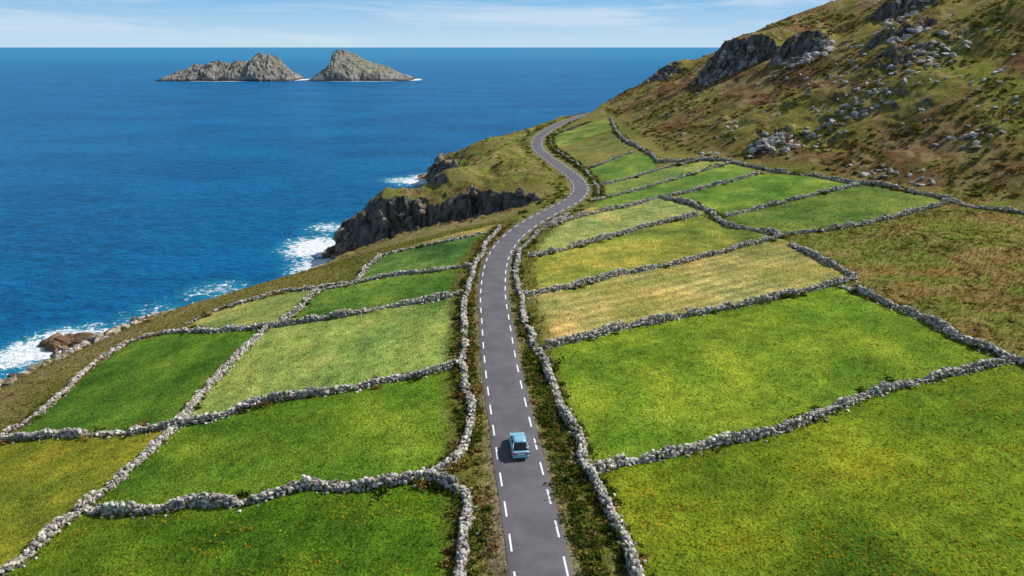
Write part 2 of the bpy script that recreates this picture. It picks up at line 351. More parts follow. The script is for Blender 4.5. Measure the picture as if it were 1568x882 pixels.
for cx,cy,ax,ay in [(-535,1385,128,64),(-284,1385,98,64)]:
    q=np.hypot((SX-cx)/ax,(SY-cy)/ay); foam=np.maximum(foam,.85*np.exp(-((q-1.0)/.14)**2)*(.55+.9*vn(SX/23,SY/23,3)))
m_sea,nt,out=nodes('sea'); N=NT(nt); p=pos(N)
mp=N.n('ShaderNodeMapping'); mp.inputs['Scale'].default_value=(1,1.8,1); mp.inputs['Rotation'].default_value=(0,0,.35); N.l(p,mp.inputs[0]); pw=mp.outputs[0]
w1=N.noise(pw,.13,5,.62,.3); w2=N.noise(pw,.42,5,.7,.5); w0=N.noise(pw,.010,4,.6,.6)
FO=N.n('ShaderNodeSeparateColor'); N.l(N.attr('Foam'),FO.inputs[0]); fo=FO.outputs[0]
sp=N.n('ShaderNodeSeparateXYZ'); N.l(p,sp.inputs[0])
base=N.mix(N.mr(w0,.35,.66),(.0,.085,.235),(.0,.155,.37))
base=N.mix(N.mr(w1,.38,.66,0,.6),base,(.0,.19,.42))
base=N.mix(N.mr(sp.outputs[1],500,5000,0,.6),base,(.015,.27,.46))  # paler with y: aerial haze towards the horizon painted into the water colour
base=N.mix(N.mr(w2,.46,.64,0,.62),base,(.0,.032,.105))
base=N.mix(N.mr(fo,.10,.5,0,.65),base,(.02,.30,.37))
fn=N.noise(p,.45,7,.72,1.2)
ff=N.mr(N.math('ADD',fo,N.math('MULTIPLY',N.math('SUBTRACT',fn,.5),1.3)),.36,.50)
ff=N.math('MULTIPLY',ff,N.mr(fo,.08,.2))
base=N.mix(ff,base,(.85,.88,.90))
hh=N.math('ADD',N.math('MULTIPLY',w1,1.2),N.math('MULTIPLY',w2,.9))
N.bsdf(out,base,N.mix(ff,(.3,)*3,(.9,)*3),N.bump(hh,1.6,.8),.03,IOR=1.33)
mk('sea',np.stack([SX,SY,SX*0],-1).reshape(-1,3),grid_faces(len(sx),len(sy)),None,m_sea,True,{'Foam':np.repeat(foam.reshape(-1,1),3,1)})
# ------------------------------------------------------------ islands
m_isl,nt,out=nodes('island_rock'); N=NT(nt); p=pos(N)
G=N.n('ShaderNodeNewGeometry'); sp=N.n('ShaderNodeSeparateXYZ'); N.l(G.outputs['Normal'],sp.inputs[0]); sz=N.n('ShaderNodeSeparateXYZ'); N.l(p,sz.inputs[0])
a=N.noise(p,.05,6,.65,.5); b=N.noise(p,.22,5,.7)
rc=N.mix(N.mr(a,.35,.65),(.16,.15,.14),(.38,.36,.32)); rc=N.mix(N.mr(b,.45,.7,0,.7),rc,(.12,.112,.105))  # island rock and grass tones lifted, distance haze is part of the colour
gr=N.mix(N.mr(b,.35,.65),(.25,.25,.15),(.34,.32,.21))
gm=N.math('MULTIPLY',N.mr(N.math('ADD',sp.outputs[2],N.mr(b,.3,.7,-.12,.12,False)),.58,.76),N.mr(sz.outputs[2],8,18))
cc=N.mix(gm,rc,gr); cc=N.mix(N.mr(sz.outputs[2],1.5,5,.8,0),cc,(.06,.05,.042))
N.bsdf(out,cc,.95,N.bump(N.math('ADD',a,b),4.,.9),.1)
def island(prof,cy,hd,seed,name,r1=9,r2=3.5,back=0):
    px,ph=np.array(prof).T; gx=np.linspace(px[0]-12,px[-1]+12,240); gy=np.linspace(-1.15,1.15,120)
    GX,GY=np.meshgrid(gx,gy); wy=GY*hd
    wb=(fbm(GX/25,wy/25,seed)-.5)*.4
    yy=GY-back; e=np.clip(1-np.abs(np.where(yy<0,yy/(1+back),yy/(1-back))+wb),0,1); H=.94*np.interp(GX+(fbm(GX/15,wy/15,seed+1)-.5)*12*np.abs(GY),px,ph)
    edge=np.minimum(1,np.interp(GX,[px[0],px[0]+25,px[-1]-25,px[-1]],[.35,1,1,.35]))
    sh=np.clip(e/edge*1.05,0,1)**.66
    z=H*sh+(ridged(GX/18,wy/18,seed+2)-.55)*r1*smooth(0,14,H*sh)+(ridged(GX/6,wy/6,seed+3)-.5)*r2*smooth(0,8,H*sh)+(vn(GX/2.2,wy/2.2,seed)-.5)*.8
    z=np.where(H*sh<.6,-3+H*sh*4,z)
    mk(name,np.stack([GX,GY*hd+cy,z],-1).reshape(-1,3),grid_faces(240,120),None,m_isl,False)
ux=lambda u:(u-784)*1.265
island([(ux(u),h) for u,h in [(256,0),(268,9),(285,16),(300,24),(318,27),(331,38),(343,29),(352,27),(370,34),(384,30),(392,36),(399,47),(420,44),(432,31),(445,16),(458,0)]],1385,62,1,'rocky_island',15,7)
island([(ux(u),h) for u,h in [(480,0),(492,13),(505,28),(512,50),(520,57),(530,54),(548,44),(572,32),(600,20),(618,9),(634,0)]],1385,62,4,'rocky_island',6,4,.15)
# ------------------------------------------------------------ road
HW=2.15
m_road,nt,out=nodes('asphalt'); N=NT(nt); p=pos(N)
q=N.noise(p,.5,4,.6); q2=N.noise(p,14,2,.6)
c=N.mix(N.mr(q,.3,.7),(.118,.110,.118),(.168,.156,.165)); c=N.mix(N.mr(q2,.35,.65,0,.4),c,(.088,.082,.088))
N.bsdf(out,c,.85,N.bump(q2,.02,.5),.2)
rc_=catmull(RP,1.0); rc_=rc_[(rc_[:,1]>-50)&(rc_[:,1]<470)]
tg=np.gradient(rc_,axis=0); tg/=np.linalg.norm(tg,axis=1)[:,None]; nr=np.stack([tg[:,1],-tg[:,0]],1)
def strip(offs,z,c=rc_,n=nr):
    vv=[]; 
    for o,zz in zip(offs,z): 
        oo=o if np.ndim(o) else np.full(len(c),o)
        vv.append(np.concatenate([c+n*oo[:,None],np.full((len(c),1),zz)],1))
    vv=np.stack(vv,1).reshape(-1,3); return vv,grid_faces(len(offs),len(c))
edge=(fbm(np.arange(len(rc_))/3.,np.zeros(len(rc_)),2)-.5)*.25
v_,f_=strip([-HW-.12+edge,-HW,-1.2,0,1.2,HW,HW+.12-edge],[24.96,24.99,25.0,25.02,25.0,24.99,24.96]); mk('road',v_,f_,None,m_road,True)
m_wp,nt,out=nodes('road_paint'); N=NT(nt); p=pos(N)
N.bsdf(out,N.mix(N.mr(N.noise(p,6,3,.7),.48,.68,0,.5),(.84,.84,.82),(.45,.44,.44)),.7,None,.3)
fin=catmull(RP,.25); fin=fin[(fin[:,1]>-20)&(fin[:,1]<450)]; sl=np.concatenate([[0],np.cumsum(np.linalg.norm(np.diff(fin,axis=0),axis=1))])
ft=np.gradient(fin,axis=0); ft/=np.linalg.norm(ft,axis=1)[:,None]; fn_=np.stack([ft[:,1],-ft[:,0]],1)
Vd=[];Fd=[]
for side in (-1,1):
    s0=1.0 if side<0 else 2.2
    while s0<sl[-1]-3:
        ss=np.linspace(s0,s0+1.95,5); cx=np.interp(ss,sl,fin[:,0]);cy=np.interp(ss,sl,fin[:,1]);nx=np.interp(ss,sl,fn_[:,0]);ny=np.interp(ss,sl,fn_[:,1])
        b0=len(Vd)
        for k in range(5):
            for o in (-.075,.075):
                w=side*1.86+o; zz=25.0-(abs(w)-1.2)*.0105+.008
                Vd.append((cx[k]+nx[k]*w,cy[k]+ny[k]*w,zz))
        for k in range(4): Fd.append((b0+2*k,b0+2*k+1,b0+2*k+3,b0+2*k+2))
        s0+=4.0
mk('road_marking',Vd,Fd,None,m_wp)
# ------------------------------------------------------------ stone templates
def ico(sub):
    import bmesh
    bm=bmesh.new(); bmesh.ops.create_icosphere(bm,subdivisions=sub,radius=1); bm.verts.ensure_lookup_table()
    v=np.array([q.co[:] for q in bm.verts]); f=np.array([[w.index for w in q.verts] for q in bm.faces]); bm.free(); return v,f
def rocktmpl(sub,n,cuts=9):
    v,f=ico(sub); o=[]
    for i in range(n):
        d=rng.normal(size=(cuts,3)); d/=np.linalg.norm(d,axis=1)[:,None]; r=rng.uniform(.45,.9,cuts)
        dots=v@d.T; lim=np.where(dots>.05,r/np.maximum(dots,.05),9); rad=np.minimum(lim.min(1),1.2)
        o.append((v*rad[:,None]*(1+rng.normal(0,.03,(len(v),1))),f,np.ones(len(v))))
    return o
def boxtmpl(n):
    o=[]; v0,f0=ico(1)
    for i in range(n):
        v=np.sign(v0)*np.abs(v0)**.45*.75+rng.normal(0,.14,v0.shape); o.append((v,f0,np.ones(len(v0))))
    return o
STN=boxtmpl(14); RCK=rocktmpl(2,10,7); BIG=rocktmpl(3,8,11)
m_st,nt,out=nodes('dry_stone'); N=NT(nt); p=pos(N)
A=N.attr('Col'); q=N.noise(p,3.,3,.65); q2=N.noise(p,9,3,.7)
c=N.vmul(A,N.mr(q,.3,.7,.55,1.45,False)); c=N.mix(N.mr(q2,.58,.70,0,.6),c,(.66,.63,.57)); c=N.mix(N.mr(N.noise(p,1.3,3,.6),.56,.68,0,.55),c,(.16,.14,.07))
N.bsdf(out,c,.95,None,.1)
m_rk,nt,out=nodes('rock'); N=NT(nt); p=pos(N)
A=N.attr('Col'); mp=N.n('ShaderNodeMapping'); mp.inputs['Rotation'].default_value=(.5,.4,0); mp.inputs['Scale'].default_value=(1,1,2.5); N.l(p,mp.inputs[0])
q=N.noise(mp.outputs[0],.8,5,.7,.5); q2=N.noise(p,3.5,3,.7)
c=N.vmul(A,N.mr(q,.3,.7,.4,1.5,False)); c=N.mix(N.mr(q2,.58,.7,0,.5),c,N.vmul(A,1.8))
N.bsdf(out,c,.95,N.bump(q,.6,.8),.12)
wall_pts=[]
def wall(key,hgt=1.0,seed=0):
    P=catmull(W[key],.25); L=np.concatenate([[0],np.cumsum(np.linalg.norm(np.diff(P,axis=0),axis=1))])
    dist=np.hypot(P[:,0],P[:,1]).mean(); ds=.31 if dist<85 else (.36 if dist<130 else .46)
    sc=1.0+.2*(ds-.3)/.2; s=np.arange(0,L[-1],ds); x=np.interp(s,L,P[:,0]);y=np.interp(s,L,P[:,1])
    tx=np.gradient(x);ty=np.gradient(y);n=np.hypot(tx,ty)+1e-9;tx/=n;ty/=n
    w=(vn(s/3.5,s*0+seed,seed)-.5)*.6; x=x+ty*w;y=y-tx*w
    hv=hgt*(.5+.75*vn(s/1.8,s*0+seed*3.1,seed+1)); brk=vn(s/3.5,s*0+7.7*seed,seed+2); hv=np.where(brk>.82,hv*.35,hv)
    courses=3
    Pp=[];Sz=[];ang=[]
    for c in range(courses):
        fr=(c+.35)/courses
        for sd_ in ((-1,1) if c<courses-1 else (-.6,.6)):
            k=len(s); off=sd_*(.27-.09*fr)+rng.normal(0,.07,k); js=rng.uniform(-.15,.15,k)*sc
            zz=hv*fr+rng.normal(0,.06,k)
            xx=x+ty*off+tx*js; yy=y-tx*off+ty*js
            Pp.append(np.stack([xx,yy,hz(xx,yy)+zz],1))
            z=rng.uniform(.6,1.5,k)*sc; Sz.append(np.stack([z*.24*rng.uniform(.7,1.3,k),z*.165*rng.uniform(.7,1.3,k),np.maximum(hv/courses*.62,.09)*rng.uniform(.7,1.5,k)],1))
            ang.append(np.arctan2(ty,tx)+rng.normal(0,.55,k))
    k=int(len(s)*.6); ii=rng.integers(0,len(s),k); off=rng.choice([-1,1],k)*rng.uniform(.35,1.05,k)
    xx=x[ii]+ty[ii]*off; yy=y[ii]-tx[ii]*off; Pp.append(np.stack([xx,yy,hz(xx,yy)+.05],1)); z=rng.uniform(.5,1.2,k)*sc
    Sz.append(np.stack([z*.2,z*.17,z*.13],1)); ang.append(rng.uniform(0,6.28,k))
    Pp=np.concatenate(Pp);Sz=np.concatenate(Sz);ang=np.concatenate(ang);k=len(Pp)
    a=ang;b=rng.normal(0,.3,k);ca,sa,cb,sb=np.cos(a),np.sin(a),np.cos(b),np.sin(b)
    R=np.zeros((k,3,3));R[:,0,0]=ca*cb;R[:,0,1]=-sa;R[:,0,2]=ca*sb;R[:,1,0]=sa*cb;R[:,1,1]=ca;R[:,1,2]=sa*sb;R[:,2,0]=-sb;R[:,2,2]=cb
    g=(rng.uniform(.28,1,k)*.60)[:,None]*np.array([1.06,.97,.84])[None]*(1+rng.normal(0,.05,(k,3)))
    scatter('dry_stone_wall',STN,Pp,Sz,g,m_st,R=R)
    wall_pts.append((key,x,y,tx,ty,s,seed))
for i,k in enumerate(W): wall(k,{'R16':.5,'R13':.65,'R14':.6,'R12':.65,'L9':.65,'L10':.65,'L1':.75,'R1':.75,'L6':.65,'L7':.65}.get(k,.95),i)
# ------------------------------------------------------------ shrubs
def bushtmpl(n,leaves=95,ls=.18):
    o=[]
    for i in range(n):
        lob=rng.normal(0,.42,(6,3)); lob[:,2]=np.abs(lob[:,2])*.7+.1
        c=lob[rng.integers(0,6,leaves)]+rng.normal(0,.24,(leaves,3)); c[:,2]=np.abs(c[:,2])
        R=rotm(leaves,4); q=np.array([(-1,-.6,0),(1,-.5,.15),(.7,.6,0),(-.6,.7,-.1)])*ls
        v=np.einsum('nij,kj->nki',R,q)*rng.uniform(.6,1.4,leaves)[:,None,None]+c[:,None]
        f=np.arange(leaves*4).reshape(-1,4); t=np.repeat(rng.uniform(.55,1.45,leaves),4)
        o.append((v.reshape(-1,3),f,t))
    return o
BUSH=bushtmpl(8)
m_lf,nt,out=nodes('foliage'); N=NT(nt)
A=N.attr('Col'); d=N.n('ShaderNodeBsdfDiffuse'); t_=N.n('ShaderNodeBsdfTranslucent'); ms=N.n('ShaderNodeMixShader'); ms.inputs[0].default_value=.25
N.l(A,d.inputs[0]); N.l(A,t_.inputs[0]); N.l(d.outputs[0],ms.inputs[1]); N.l(t_.outputs[0],ms.inputs[2]); N.l(ms.outputs[0],out.inputs[0])
PAL=np.array([lin(92,108,36),lin(70,88,32),lin(122,128,46),lin(140,108,64),lin(76,80,36),lin(158,138,70)])
def bushes(name,x,y,s,pw=(3,3,2,1,2,.6),flat=.75):
    x=np.asarray(x);y=np.asarray(y);s=np.asarray(s); pw=np.array(pw)/sum(pw)
    c=PAL[rng.choice(len(PAL),len(x),p=pw)]*rng.uniform(.75,1.3,(len(x),1))
    S_=np.stack([s*rng.uniform(.8,1.3,len(x)),s*rng.uniform(.8,1.3,len(x)),s*flat*rng.uniform(.7,1.2,len(x))],1)
    scatter(name,BUSH,np.stack([x,y,hz(x,y)-.05*s],1),S_,c,m_lf,.4)
for key,x,y,tx,ty,s,sd0 in wall_pts:
    L=s[-1]
    dens={'L1':3.2,'L1b':1.6,'R1':1.3,'R1b':1.5,'R16':2.0,'L2':.3,'R2':.3,'R5':1.1,'L5':.9,'L4':.7,'R3':.5,'L8':.8,'R8':.6,'R7c':.5,'L9':.6,'R12':1.,'R13':1.1,'R11':.7,'R15':.6,'R7':.8,'L6':.7,'L7':.7}.get(key,.45)
    n=int(L*dens*1.6); i=rng.integers(0,len(s),n)
    gate=vn(s[i]/5,s[i]*0+sd0*3.3,4)>(.1 if dens>1.3 else .5)
    i=i[gate]; n=len(i)
    if n==0: continue
    off=rng.choice([-1,1],n)*rng.uniform(.3,1.1,n)
    x_,y_=x[i]+ty[i]*off,y[i]-tx[i]*off
    rd=pdist(RC,x_,y_); ok=rd>2.9
    dd=np.hypot(x_,y_)
    bushes('hedgerow',x_[ok],y_[ok],(rng.uniform(.25,.75,n)*(1+.25*(dd>150)))[ok],(2,1.5,2,4,1.5,2) if key in('L1','L1b','L5','L8','L4') else (3,3,2,1,2,.8))
n=900; yy=rng.uniform(28,150,n); xr=np.interp(yy,RC[:,1],RC[:,0]); o=rng.uniform(2.9,4.6,n); xx=xr+o
ok=(yy<76)|(rng.random(n)<.35); bushes('verge_shrubs',xx[ok],yy[ok],rng.uniform(.25,.65,n)[ok],(3,3,3,1,2,1),.6)
n=420; yy=rng.uniform(28,140,n); xr=np.interp(yy,RC[:,1],RC[:,0]); xx=xr-rng.uniform(3.0,4.2,n); bushes('verge_shrubs',xx,yy,rng.uniform(.15,.42,n),(2,1,3,3,1,3),.7)
n=600; k=rng.integers(0,len(rc_),n); ok=(rc_[k][:,1]>140); k=k[ok]; sd_=rng.choice([-1,1],len(k)); o=sd_*rng.uniform(3.2,6,len(k)); q=rc_[k]+nr[k]*o[:,None]; bushes('verge_shrubs',q[:,0],q[:,1],rng.uniform(.4,1.0,len(k)),(4,3,3,.8,2,1),.6)
n=11000; xx=rng.uniform(40,190,n); yy=rng.uniform(70,400,n); dh=samp(DH,xx,yy); den=fbm(xx/14,yy/14,3)
ok=(dh>1)&(den+rng.normal(0,.06,n)>.5)&(np.abs(xx)<yy*.9); bushes('hillside_shrubs',xx[ok],yy[ok],rng.uniform(.35,1.2,ok.sum()),(2,1.5,2.5,4,1.5,3),.5)
def infield(xx,yy):
    a=np.zeros(len(xx),bool)
    for nm,poly,c,rg_ in FIELDS: a|=inside(poly,xx,yy)
    return a
n=2600; xx=rng.uniform(46,100,n); yy=rng.uniform(60,160,n)
ok=(~infield(xx,yy))&(xx>46)&(fbm(xx/8,yy/8,2)>.5); bushes('moorland_shrubs',xx[ok],yy[ok],rng.uniform(.2,.55,ok.sum()),(1,.4,3,4,.6,6),.5)
n=5000; xx=rng.uniform(-92,16,n); yy=rng.uniform(60,380,n); s_=samp(S,xx,yy); xr=samp(XR,xx,yy)
ok=(~infield(xx,yy))&(s_>5)&(xx<xr-4)&(samp(SL,xx,yy)<.9)&(fbm(xx/7,yy/7,5)>.52)&((yy>150)|((xx<-50)&(rng.random(n)<.4))); bushes('coastal_scrub',xx[ok],yy[ok],rng.uniform(.25,.75,ok.sum()),(2,1.5,3,3,1,3),.5)
# ------------------------------------------------------------ grass tufts
def tuft(n):
    o=[]
    for i in range(n):
        k=9; a=rng.uniform(0,6.28,k); r=rng.uniform(0,.35,k); b=np.stack([np.cos(a)*r,np.sin(a)*r,r*0],1); w=.09
        dx=np.stack([-np.sin(a),np.cos(a),a*0],1)*w; tip=b+np.stack([np.cos(a)*.3,np.sin(a)*.3,rng.uniform(.6,1.1,k)],1)
        v=np.stack([b-dx,b+dx,tip],1).reshape(-1,3); o.append((v,np.arange(3*k).reshape(-1,3),np.repeat(rng.uniform(.7,1.3,k),3)))
    return o
TF=tuft(5)
n=60000; xx=rng.uniform(-90,95,n); yy=34+rng.uniform(0,1,n)**1.2*110; ru=samp(rough,xx,yy); rd=samp(RD,xx,yy); s_=samp(S,xx,yy)
ok=(rd>2.6)&(s_>6)&(np.abs(xx)<yy*.85+8)&((ru>.3)|(rng.random(n)<.45))
xx,yy,ru=xx[ok],yy[ok],ru[ok]; cc=samp(col,xx,yy)*rng.uniform(.8,1.5,(len(xx),1)); cc=np.where((rng.random(len(xx))<.25)[:,None]&(ru>.3)[:,None],lin(186,168,100)[None],cc)
sz=np.where(ru>.3,rng.uniform(.2,.5,len(xx)),rng.uniform(.12,.28,len(xx)))
scatter('grass_tufts',TF,np.stack([xx,yy,hz(xx,yy)-.02],1),sz,cc,m_lf,.3)
# long grass growing against the wall footings
wx_=[];wy_=[]
for key,x,y,tx,ty,s,sd0 in wall_pts:
    n=int(s[-1]*6); i=rng.integers(0,len(s),n); off=rng.choice([-1,1],n)*rng.uniform(.34,.75,n); g_=vn(s[i]/2.5,s[i]*0+sd0*5.3,2)>.4; i=i[g_]; off=off[g_]
    wx_.append(x[i]+ty[i]*off); wy_.append(y[i]-tx[i]*off)
wx_=np.concatenate(wx_);wy_=np.concatenate(wy_); ok=samp(RD,wx_,wy_)>2.6; wx_=wx_[ok];wy_=wy_[ok]
cc=np.array([lin(112,122,44),lin(84,100,36),lin(150,142,74),lin(98,84,48)])[rng.integers(0,4,len(wx_))]*rng.uniform(.8,1.3,(len(wx_),1))
scatter('wall_grass',TF,np.stack([wx_,wy_,hz(wx_,wy_)-.02],1),rng.uniform(.2,.5,len(wx_)),cc,m_lf,.4)
# wild flowers
n=16000; xx=rng.uniform(-42,60,n); yy=rng.uniform(34,66,n); ok=(samp(RD,xx,yy)>6)&(fbm(xx/5,yy/2.5,6)+rng.normal(0,.03,n)>.575)&(((xx>8)&(yy<52+xx*.28-3))|((xx<-5)&(yy<49)))
xx,yy=xx[ok],yy[ok]; cf_=np.where((rng.random(len(xx))<.6)[:,None],np.array([.85,.60,.03])[None],np.array([.80,.40,.03])[None])
scatter('wildflowers',TF,np.stack([xx,yy,hz(xx,yy)+.05],1),rng.uniform(.08,.22,len(xx)),cf_,m_lf,.6)
# ------------------------------------------------------------ boulders
def boulders(name,x,y,s,tm,c0,sink=.25,fl=.7,tilt=1.,zabs=None):
    x=np.asarray(x);y=np.asarray(y);n=len(x)
    c=np.array(c0)[None]*rng.uniform(.6,1.4,(n,1)); Sx=np.stack([s*rng.uniform(.7,1.6,n),s*rng.uniform(.7,1.3,n),s*fl*rng.uniform(.6,1.4,n)],1)
    scatter(name,tm,np.stack([x,y,(hz(x,y) if zabs is None else zabs+0*x)+s*(fl*.5-sink)],1),Sx,c,m_rk,tilt)
bx=[];by=[];bs=[]
for cx,cy,r,n,s0 in [(72,192,5,40,1.1),(78,191,6,34,1.),(92,193,7,40,.9),(100,195,7,30,.9),(105,196,7,34,.9),(116,202,8,30,.9),(125,206,9,34,1.),(87,161,3,16,.8),(92.6,151,3,14,.7),(107,161,4,18,.9),(115,180,12,30,.6),(103,252,5,36,1.5),(108,256,6,30,1.5),(94,252,5,14,.9),(84,385,6,12,1.3),(67,209,4,12,.8),(58,200,3,10,.7),(98,222,12,26,.8),(120,240,12,34,1.1),(118,165,8,20,.6),(85,300,5,20,1.2),(80,290,4,14,1.),(138,254,7,36,1.5),(124,226,6,26,1.3)]:
    bx+=list(rng.normal(cx,r*.6,n));by+=list(rng.normal(cy,r*.5,n));bs+=list(s0*rng.uniform(.3,1.2,n))
n=700; x_=rng.uniform(50,170,n);y_=rng.uniform(110,330,n);k_=(samp(DH,x_,y_)>4)&(fbm(x_/11,y_/11,6)>.52); bx+=list(x_[k_]);by+=list(y_[k_]);bs+=list(rng.uniform(.2,.75,k_.sum()))
boulders('hillside_boulders',bx,by,np.array(bs),RCK,(.42,.39,.345),.36,.6)
x_=[];y_=[];s__=[]
for cx,cy,nx,ny,w,Aa,back in CRAGS[:3]:
    n=int(w*3); l=rng.uniform(-w*.8,w*.8,n); t=rng.uniform(-1.5,4.5,n); x_+=list(cx-l*ny+t*nx);y_+=list(cy+l*nx+t*ny);s__+=list(rng.uniform(.6,1.9,n)*(Aa/12)**.4)
boulders('crag_rocks',x_,y_,np.array(s__),BIG,(.26,.24,.215),.5,1.2)
n=30000; xx=rng.uniform(-105,30,n); yy=rng.uniform(50,400,n); s_=samp(S,xx,yy); w_=samp(Wd,xx,yy); sl_=samp(SL,xx,yy)
ok=(s_>-2.)&(s_<w_)&((s_<1.2)|((sl_>.9)&(rng.random(n)<.25)))
xx,yy,s_=xx[ok],yy[ok],s_[ok]; sz=rng.uniform(.35,1.2,len(xx))*(1+(yy>175)*.6)
boulders('sea_cliff_rocks',xx,yy,sz,RCK,(.20,.165,.125),.4,1.,1.5)
n=110; a=rng.uniform(0,6.28,n); r=rng.uniform(0,1,n)**.7
boulders('shore_rocks',np.concatenate([-96+4.5*r[:35]*np.cos(a[:35]),-52+8*r[35:75]*np.cos(a[35:75]),-38+7*r[75:]*np.cos(a[75:])]),np.concatenate([134+3*r[:35]*np.sin(a[:35]),202+6*r[35:75]*np.sin(a[35:75]),334+7*r[75:]*np.sin(a[75:])]),rng.uniform(.6,2.0,n),RCK,(.19,.12,.07),.35,.8,1.,0.)
n=4200; xx=rng.uniform(-95,-45,n); yy=rng.uniform(45,160,n); s_=samp(S,xx,yy); ok=(s_>1)&(s_<9); boulders('coastal_boulders',xx[ok],yy[ok],rng.uniform(.2,1.0,ok.sum()),RCK,(.42,.365,.285),.3,.6)
# ------------------------------------------------------------ car
car=bpy.data.objects.new('car',None); C.objects.link(car)
def simple(name,colr,rough=.4,metal=0,coat=0,spec=.5):
    m,nt,out=nodes(name); N=NT(nt); p=N.n('ShaderNodeTexCoord').outputs['Object']; q=N.noise(p,3,3); c=N.mix(q,tuple(x*.92 for x in colr),tuple(min(1,x*1.06) for x in colr))
    b=N.bsdf(out,c,rough,None,spec); b.inputs['Metallic'].default_value=metal; b.inputs['Coat Weight'].default_value=coat; return m
mb=simple('car_paint',(.26,.52,.66),.3,.1,.7); mg=simple('car_glass',(.012,.016,.02),.2,0,0,.3); mt=simple('tyre',(.02,.02,.02),.9); mr_=simple('tail_lamp',(.45,.02,.015),.25); mw=simple('number_plate',(.75,.72,.5),.5); mm=simple('wheel_alloy',(.5,.5,.5),.3,.8); mbl=simple('black_trim',(.025,.025,.027),.6)
def loft(name,secs,mat,sub=2):
    V=[];F=[];k=len(secs[0])
    for s in secs: V+=s
    for i in range(len(secs)-1):
        for j in range(k): F.append((i*k+j,i*k+(j+1)%k,(i+1)*k+(j+1)%k,(i+1)*k+j))
    F+= [tuple(range(k))[::-1],tuple(range((len(secs)-1)*k,len(secs)*k))]
    me=bpy.data.meshes.new(name); me.from_pydata(V,[],F); me.materials.append(mat); me.update()
    for pz in me.polygons: pz.use_smooth=True
    o=bpy.data.objects.new(name,me); C.objects.link(o); o.parent=car
    md=o.modifiers.new('s','SUBSURF'); md.levels=sub; md.render_levels=sub
    return o
def sec(y,hw,zb,zt,belt=.62):
    zm=zb+(zt-zb)*belt
    return [(-hw*.86,y,zb),(-hw*.98,y,zb+.08),(-hw,y,zm),(-hw*.93,y,zt-.05),(-hw*.84,y,zt),(-hw*.4,y,zt+.02),(hw*.4,y,zt+.02),(hw*.84,y,zt),(hw*.93,y,zt-.05),(hw,y,zm),(hw*.98,y,zb+.08),(hw*.86,y,zb)]
loft('body',[sec(-2.1,.70,.32,.78),sec(-2.06,.80,.25,.90),sec(-1.75,.85,.22,.95),sec(-1.0,.86,.2,.94),sec(.2,.86,.2,.92),sec(1.0,.86,.2,.90),sec(1.6,.83,.22,.83),sec(1.98,.76,.25,.74),sec(2.08,.64,.32,.64)],mb)
def cs(y,hb,ht,zb,zt): return [(-hb,y,zb),(-(hb+ht)/2-.01,y,(zb+zt)/2),(-ht,y,zt-.03),(-ht*.6,y,zt),(ht*.6,y,zt),(ht,y,zt-.03),((hb+ht)/2+.01,y,(zb+zt)/2),(hb,y,zb)]
loft('windows',[cs(-1.92,.72,.68,.90,.98),cs(-1.6,.76,.64,.88,1.17),cs(-1.2,.78,.61,.88,1.35),cs(-.9,.78,.60,.88,1.39),cs(-.2,.78,.60,.88,1.405),cs(.35,.78,.59,.88,1.36),cs(.75,.77,.64,.88,1.12),cs(1.15,.74,.70,.86,.92)],mg,2)
def plate(name,pts,th,mat):
    me=bpy.data.meshes.new(name); n=len(pts[0]); V=[q for r in pts for q in r]; F=[(i*n+j,i*n+j+1,(i+1)*n+j+1,(i+1)*n+j) for i in range(len(pts)-1) for j in range(n-1)]
    me.from_pydata(V,[],F); me.materials.append(mat); me.update()
    for pz in me.polygons: pz.use_smooth=True
    o=bpy.data.objects.new(name,me); C.objects.link(o); o.parent=car
    md=o.modifiers.new('t','SOLIDIFY'); md.thickness=th; md.offset=0; return o
plate('roof',[[(-.60,-1.08,1.35),(-.35,-1.10,1.38),(0,-1.11,1.39),(.35,-1.10,1.38),(.60,-1.08,1.35)],[(-.62,-.6,1.375),(-.35,-.6,1.415),(0,-.6,1.425),(.35,-.6,1.415),(.62,-.6,1.375)],[(-.62,0,1.375),(-.35,0,1.42),(0,0,1.43),(.35,0,1.42),(.62,0,1.375)],[(-.60,.30,1.34),(-.35,.32,1.38),(0,.33,1.39),(.35,.32,1.38),(.60,.30,1.34)]],.05,mb)
for sx_ in (-1,1):
    plate('pillar_rear',[[(sx_*.62,-1.16,1.33),(sx_*.61,-.96,1.36)],[(sx_*.70,-1.56,1.15),(sx_*.72,-1.2,1.14)],[(sx_*.77,-1.92,.94),(sx_*.80,-1.35,.90)]],.05,mb)
    plate('pillar_centre',[[(sx_*.63,-.22,1.36),(sx_*.63,-.12,1.36)],[(sx_*.73,-.22,1.14),(sx_*.73,-.12,1.14)],[(sx_*.80,-.24,.90),(sx_*.80,-.12,.90)]],.04,mb)
    plate('pillar_front',[[(sx_*.60,.36,1.33),(sx_*.58,.44,1.31)],[(sx_*.67,.70,1.12),(sx_*.65,.80,1.10)],[(sx_*.75,1.05,.91),(sx_*.73,1.17,.90)]],.04,mb)
def cube(name,loc,sz,mat,bev=.03):
    bpy.ops.mesh.primitive_cube_add(size=1,location=loc); o=bpy.context.object; o.name=name; o.scale=sz; bpy.ops.object.transform_apply(location=False,rotation=False,scale=True)
    md=o.modifiers.new('b','BEVEL'); md.width=bev; md.segments=3; o.data.materials.append(mat); o.parent=car; return o
cube('rear_bumper',(0,-2.10,.42),(1.56,.16,.20),mb,.06); cube('front_bumper',(0,2.05,.40),(1.5,.2,.2),mb,.06)
cube('rear_trim',(0,-2.12,.29),(1.3,.12,.08),mbl); cube('number_plate',(0,-2.12,.64),(.5,.03,.11),mw,.005)
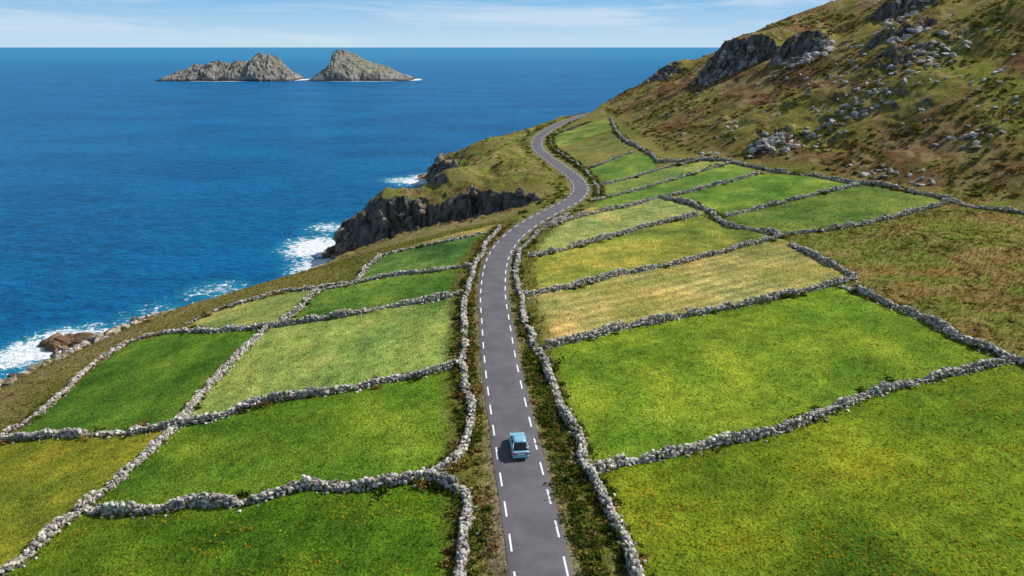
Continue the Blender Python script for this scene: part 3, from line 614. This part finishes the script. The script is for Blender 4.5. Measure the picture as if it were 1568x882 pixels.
for sx_ in (-1,1):
    cube('tail_lamp',(sx_*.62,-2.08,.74),(.28,.12,.18),mr_,.03); cube('headlamp',(sx_*.56,2.03,.62),(.3,.12,.13),mw,.03); cube('door_mirror',(sx_*.93,.72,.95),(.2,.1,.12),mb,.04)
    for wy in (-1.3,1.28):
        bpy.ops.mesh.primitive_cylinder_add(vertices=28,radius=.31,depth=.2,location=(sx_*.77,wy,.31),rotation=(0,math.pi/2,0)); o=bpy.context.object; o.name='wheel'; o.data.materials.append(mt); o.parent=car; md=o.modifiers.new('b','BEVEL'); md.width=.03
        bpy.ops.mesh.primitive_cylinder_add(vertices=20,radius=.19,depth=.22,location=(sx_*.775,wy,.31),rotation=(0,math.pi/2,0)); o=bpy.context.object; o.name='wheel_rim'; o.data.materials.append(mm); o.parent=car
car.location=(.62,54.4,25.02); car.rotation_euler=(0,0,math.atan2(1.6,15)); car.scale=(.95,.88,.97)
# ------------------------------------------------------------ light
SUN=np.array([.70,.26,.68]); SUN/=np.linalg.norm(SUN)
el=math.asin(SUN[2]); az=math.atan2(SUN[0],SUN[1])
from mathutils import Vector
L=bpy.data.lights.new('sun','SUN'); L.energy=5.0; L.angle=math.radians(.53); L.color=(1,.97,.92); lo=bpy.data.objects.new('sun',L); C.objects.link(lo); lo.rotation_euler=Vector(SUN).to_track_quat('Z','Y').to_euler()
w=bpy.context.scene.world=bpy.data.worlds.new('World'); w.use_nodes=True; nt=w.node_tree; N=NT(nt); bg=nt.nodes['Background']
sk=N.n('ShaderNodeTexSky',sky_type='NISHITA'); sk.sun_disc=False; sk.sun_elevation=el; sk.sun_rotation=az; sk.air_density=1; sk.dust_density=.4; sk.ozone_density=3.
tc=N.n('ShaderNodeTexCoord').outputs['Generated']; sp=N.n('ShaderNodeSeparateXYZ'); N.l(tc,sp.inputs[0]); ez=sp.outputs[2]
low=N.mix(N.mr(ez,-.005,.075),(6.3,8.5,10.2),(2.6,5.9,9.6))
skc=N.mix(N.mr(ez,.06,.40),low,sk.outputs[0])
mp=N.n('ShaderNodeMapping'); mp.inputs['Scale'].default_value=(1.2,1.2,15); N.l(tc,mp.inputs[0])
cn=N.noise(mp.outputs[0],2.6,6,.62,.5)
cf=N.math('MULTIPLY',N.mr(cn,.44,.68,0,.6),N.mr(ez,.0,.02,.35,1.))
cl_=N.mix(cf,skc,(8.2,9.4,10.6)); N.l(cl_,bg.inputs[0]); bg.inputs[1].default_value=.085
# ------------------------------------------------------------ camera
cam=bpy.data.cameras.new('camera'); cam.lens=24; cam.sensor_width=36.0; cam.clip_end=200000; cam.clip_start=.5
co=bpy.data.objects.new('camera',cam); C.objects.link(co); co.location=(0,0,60); co.rotation_euler=(math.radians(90)-math.atan(369/1045),0,0)
bpy.context.scene.camera=co
vs=bpy.context.scene.view_settings; vs.view_transform='Standard'; vs.look='None'; vs.exposure=0
